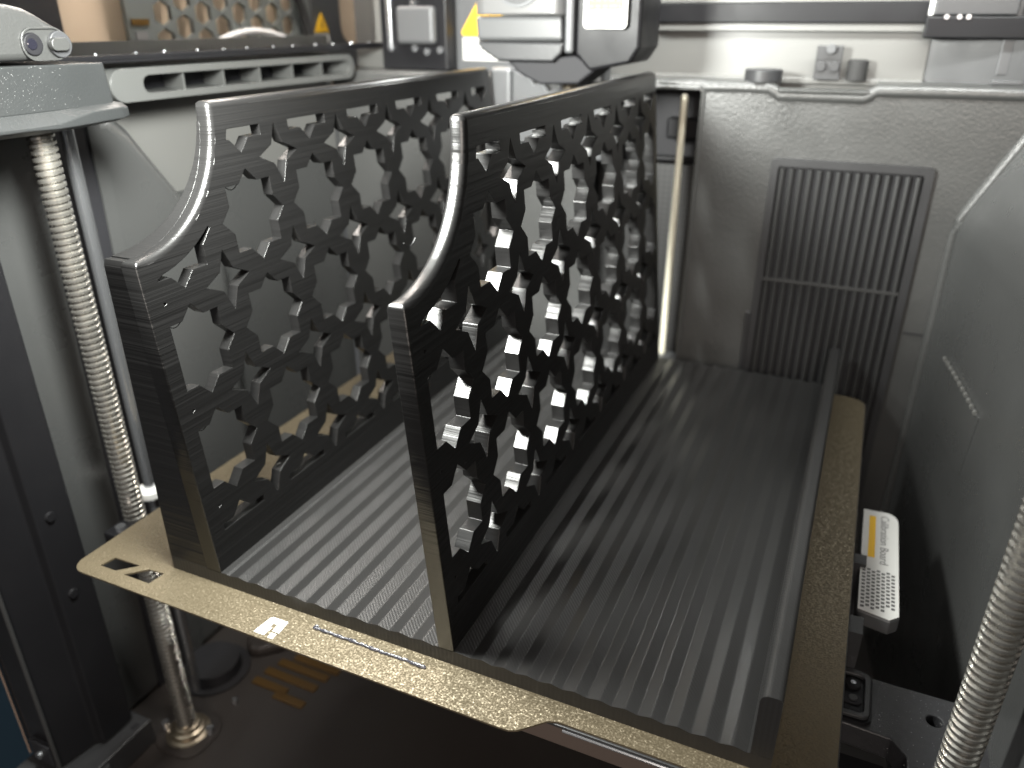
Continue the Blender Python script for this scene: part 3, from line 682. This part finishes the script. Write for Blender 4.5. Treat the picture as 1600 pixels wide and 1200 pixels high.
# ================================================================ vent grille
t = thing('vent_grille', 'dark vent grille of vertical slats in the rear wall', 'vent', (111, 360, 60))
b = BM(); plate_holes(b, rrect(61, 161.5, -120, 158.2, 3.2), [rrect(65.8, 156.2, -117, 152.8, 1.5)], 'y', 358.6, 362.4); obj('frame', b, M['dark'], t, bevel=0.8, seg=2)
b = BM(); box(b, 65.5, 156.5, 361.2, 361.9, -118, 153.5); obj('backing', b, M['void'], t)
b = BM(); box(b, 57.2, 60.9, 359.2, 362.2, -20, 46); obj('clip', b, M['dark'], t, bevel=0.8)
sp = (156.2-65.8)/15; first = None
for i in range(15):
    x = 65.8 + sp*(i+.5)
    if first is None:
        b = BM(); prism(b, [(x-1.75, 361.1), (x-1.75, 359.8), (x-1.2, 358.7), (x, 358.2), (x+1.2, 358.7), (x+1.75, 359.8), (x+1.75, 361.1)], 'z', -116, 151.5)
        first = obj('slat', b, M['slat'], t, smooth=True)
    else: dup(first, t, (sp*i, 0, 0))
b = BM(); box(b, 65.9, 156.1, 357.9, 359.0, 72.2, 74.4); obj('cross_bar', b, M['slat'], t)
b = BM(); box(b, 60, 107, 340, 352, -1.0, 1.6); obj('lower_rail', b, M['light'], t, bevel=0.6) if False else b.free()

# ================================================================ on the ledge
t = thing('round_button', 'round grey knob standing on the rear ledge', 'knob', (46, 372, 206))
b = BM(); lathe(b, (46.5, 372), [(12.3, 205.9), (12.3, 212.8), (11.6, 213.4), (1, 213.6)]); obj('cap', b, M['dark'], t, smooth=True)
t = thing('sensor_bracket', 'small grey bracket with two screws on the rear ledge', 'bracket', (85, 392, 206))
b = BM(); box(b, 77, 93.5, 389, 391, 206.5, 228); obj('plate', b, M['dark'], t, bevel=0.5)
for x in (81, 89.5):
    b = BM(); cyl(b, (x, 388.9, 215), (x, 387, 215), 3.3, n=20); obj('screw', b, M['dark'], t, bevel=0.4)
b = BM(); cyl(b, (86, 388.9, 226), (86, 385, 226), 3.0, n=20); obj('roller', b, M['mid'], t, bevel=0.3)
b = BM(); box(b, 77.5, 93, 388, 388.9, 219.6, 220.8); obj('fold', b, M['dark'], t)
b = BM(); lathe(b, (104, 392), [(6.5, 206.6), (6.5, 218.5), (5.5, 219.5), (1, 219.7)]); tag(obj('rubber_stop', b, M['rubber'], smooth=True, origin=(104, 392, 206.6)), 'short black rubber stop right of the small bracket', 'stop')

# ================================================================ gantry at the top rear
t = thing('gantry_beam', 'long black gantry beam across the top rear', 'beam', (50, 393, 242))
b = BM(); box(b, -60, 142, 392, 399, 241.6, 254); obj('beam', b, M['black'], t, bevel=0.6)
b = BM(); box(b, -60, 142, 393, 399.5, 254.3, 256.5); obj('top_strip', b, M['light'], t, bevel=0.3)
b = BM(); box(b, -34, 143.5, 394.5, 399.8, 236.4, 241.4); obj('lower_trim', b, M['light'], t, bevel=0.5)
t = thing('corner_block', 'grey block at the right end of the gantry beam', 'block', (165, 388, 236))
b = BM(); box(b, 142.4, 188, 380, 392, 246, 270); obj('cover', b, M['dark'], t, bevel=1)
b = BM(); box(b, 139, 205, 381, 397, 233, 245.6); obj('carriage', b, M['black'], t, bevel=1)
b = BM(); box(b, 139.6, 142.2, 381, 391, 246, 270); obj('end_plate', b, M['white'], t, bevel=0.4)
for x in (150, 157, 162):
    b = BM(); cyl(b, (x, 380.9, 245.2), (x, 379.6, 245.2), 1.4, n=12); obj('screw', b, M['chrome'], t)
# left carriage
t = thing('belt_carriage', 'black carriage with a pale grey square cover near the warning label', 'carriage', (-222, 372, 214))
b = BM(); box(b, -258, -198, 376, 392, 206.5, 275); obj('frame', b, M['black'], t, bevel=1)
b = BM(); box(b, -239, -205, 368, 375.8, 225.6, 253); obj('square_cover', b, M['mid'], t, bevel=3, seg=3)
b = BM(); box(b, -251, -246.5, 373, 375.8, 222, 270); obj('rod', b, M['chrome'], t, bevel=0.6)
for x, z in ((-248, 222.5), (-226, 222.6), (-215, 220.2), (-203, 221.5), (-226, 255)):
    b = BM(); cyl(b, (x, 375.9, z), (x, 373.6, z), 2.6, n=16); obj('screw', b, M['chrome'], t)
t = thing('warning_label', 'yellow warning triangle label on the grey plate behind the tool head', 'label', (-180, 394, 216))
b = BM(); box(b, -199, -120, 395, 400, 206.5, 262); obj('backing_plate', b, M['mid'], t)
tr = [(-194, 234.6), (-193.2, 232.4), (-191, 231.6), (-152, 231.6), (-150, 233.0), (-150.6, 235.4), (-169, 263), (-171, 264.6), (-174, 264)]
b = BM(); prism(b, tr, 'y', 394.2, 394.8); obj('triangle', b, M['yellow'], t)
b = BM(); prism(b, [(-174.5, 237), (-170, 237), (-170.6, 252), (-174, 252)], 'y', 393.8, 394.1); obj('symbol', b, M['orange'], t)
b = BM(); box(b, -193, -150, 394.2, 394.8, 213.5, 230.4); obj('text_block', b, M['label'], t)
b = BM()
for k in range(5):
    z = 227.6 - k*3.1; x = -191.5
    while x < -153:
        wd = random.uniform(2.2, 6); box(b, x, min(x+wd, -152), 393.8, 394.1, z, z+1.3); x += wd + 1.3
o = obj('fine_print', b, M['greyink'], t); o['kind'] = 'stuff'

# ================================================================ tool head
t = thing('tool_head', 'white and black tool head above the rear of the walls', 'tool head', (-80, 305, 205))
b = BM(); prism(b, rrect(-129, -66.5, 285, 332, 8), 'z', 246.2, 285); obj('upper_shell', b, M['shell'], t, bevel=1.2, seg=3)
b = BM(); prism(b, [(-127.6, 245.8), (-67.4, 245.8), (-66.8, 231), (-126.4, 231)], 'y', 285.6, 330); obj('lower_shell', b, M['shell2'], t, bevel=2.5, seg=3)
b = BM(); prism(b, [(-127.6, 230.8), (-66.0, 230.8), (-68, 224), (-74, 219), (-112, 219), (-124, 226)], 'y', 287, 330); obj('skirt', b, M['dark'], t, bevel=1.5)
b = BM(); box(b, -66.3, -60, 286.5, 330, 224, 285); obj('side_shell', b, M['mid'], t, bevel=2)
b = BM(); prism(b, [(-59.8, 285), (-59.8, 224), (-50, 214), (-24, 219), (-18, 228), (-18, 285)], 'y', 290, 336); obj('rear_body', b, M['black'], t, bevel=2)
b = BM(); prism(b, [(-108, 218.8), (-60.2, 223), (-46, 214.8), (-58, 206), (-84, 205), (-98, 211)], 'y', 292, 328); obj('hotend', b, M['void'], t, bevel=1.5)
b = BM(); lathe(b, (-70, 310), [(5, 205), (4.4, 200), (1.2, 195.5)]); obj('nozzle', b, M['brass'], t)
b = BM(); cyl(b, (-97, 285.1, 268), (-97, 283.6, 268), 17.5, n=48); obj('round_emblem', b, M['mid'], t)
b = BM(); cyl(b, (-97, 283.5, 268), (-97, 283.0, 268), 15.5, n=48); obj('emblem_face', b, M['dark'], t)
t = thing('hanging_tag', 'off white card with orange print on the tool head side', 'card', (-39, 285, 238))
b = BM(); prism(b, rrect(-53.6, -25.6, 238.4, 280, 3), 'y', 285.8, 287.2); obj('card', b, M['label'], t, bevel=0.3)
b = BM(); prism(b, rrect(-50.4, -28.8, 249.0, 276, 1), 'y', 285.4, 285.7); obj('print_block', b, M['yellow'], t)
b = BM()
for k in range(4):
    x = -49.5
    while x < -31:
        wd = random.uniform(2, 5); box(b, x, min(x+wd, -29.6), 285.1, 285.3, 250.2+k*3.4, 251.6+k*3.4); x += wd+1
obj('print_row', b, M['orange'], t)
# wiper station behind the rack
t = thing('nozzle_wiper', 'pale grey wiper tower with jagged plate behind the rack', 'wiper', (-110, 350, 160))
b = BM(); box(b, -147, -129, 346, 360, 150, 211.5); obj('tower', b, M['mid'], t, bevel=3, seg=3)
b = BM(); prism(b, [(-128.6, 150), (-128.6, 210), (-121, 206), (-117, 208), (-112, 200), (-106, 203), (-101, 196), (-92, 198), (-92, 150)], 'y', 348, 352); obj('jagged_plate', b, M['mid'], t, bevel=0.6)
b = BM(); prism(b, [(-91.6, 150), (-91.6, 208), (-84, 212), (-57, 215), (-57, 150)], 'y', 346, 360); obj('tray', b, M['mid'], t, bevel=1)
b = BM(); box(b, -86, -60, 344.6, 345.9, 204, 211.5); obj('white_pad', b, M['label'], t, bevel=0.5)
b = BM(); box(b, -73, -66, 343, 344.5, 199, 206); obj('latch', b, M['void'], t)

# ================================================================ floor items
t = thing('amber_sticker', 'amber strips lying on the chamber floor under the plate', 'strip', (-205, 108, -200))
for (x, y, L) in ((-228, 97, 30), (-205, 92, 26), (-226, 108, 46), (-222, 119, 44), (-214, 128, 40)):
    b = BM(); box(b, x, x+L, y, y+6.4, -199.9, -198.8); obj('strip', b, M['amber'], t, bevel=0.3)
t = thing('floor_motor_mount', 'black round motor mount on the floor under the chrome rod', 'mount', (-258, 100, -200))
b = BM(); lathe(b, (-262, 96), [(26, -199.8), (26, -198.6), (20, -198.4), (19, -190), (8, -189)]); obj('drum', b, M['void'], t, smooth=True)
b = BM(); prism(b, [(-247, 118), (-240, 120), (-208, 152), (-222, 160), (-258, 128)], 'z', -199.8, -192); obj('arm', b, M['floor'], t, bevel=2)
b = BM(); cyl(b, (-236, 134, -191.9), (-236, 134, -191.4), 4, n=20); obj('hole', b, M['void'], t)
for x, y in ((-226, 78), (-262, 62)):
    b = BM(); cyl(b, (x, y, -200), (x, y, -196.5), 2.2, 1.9, n=12); tag(obj('floor_screw', b, M['chrome'], origin=(x, y, -200)), 'small bright screw on the dark floor ' + ('right of the bearing' if x > -240 else 'left of the screw shaft'), 'screw')
S.render.engine = 'CYCLES'
S.cycles.max_bounces = 8
S.cycles.use_denoising = True
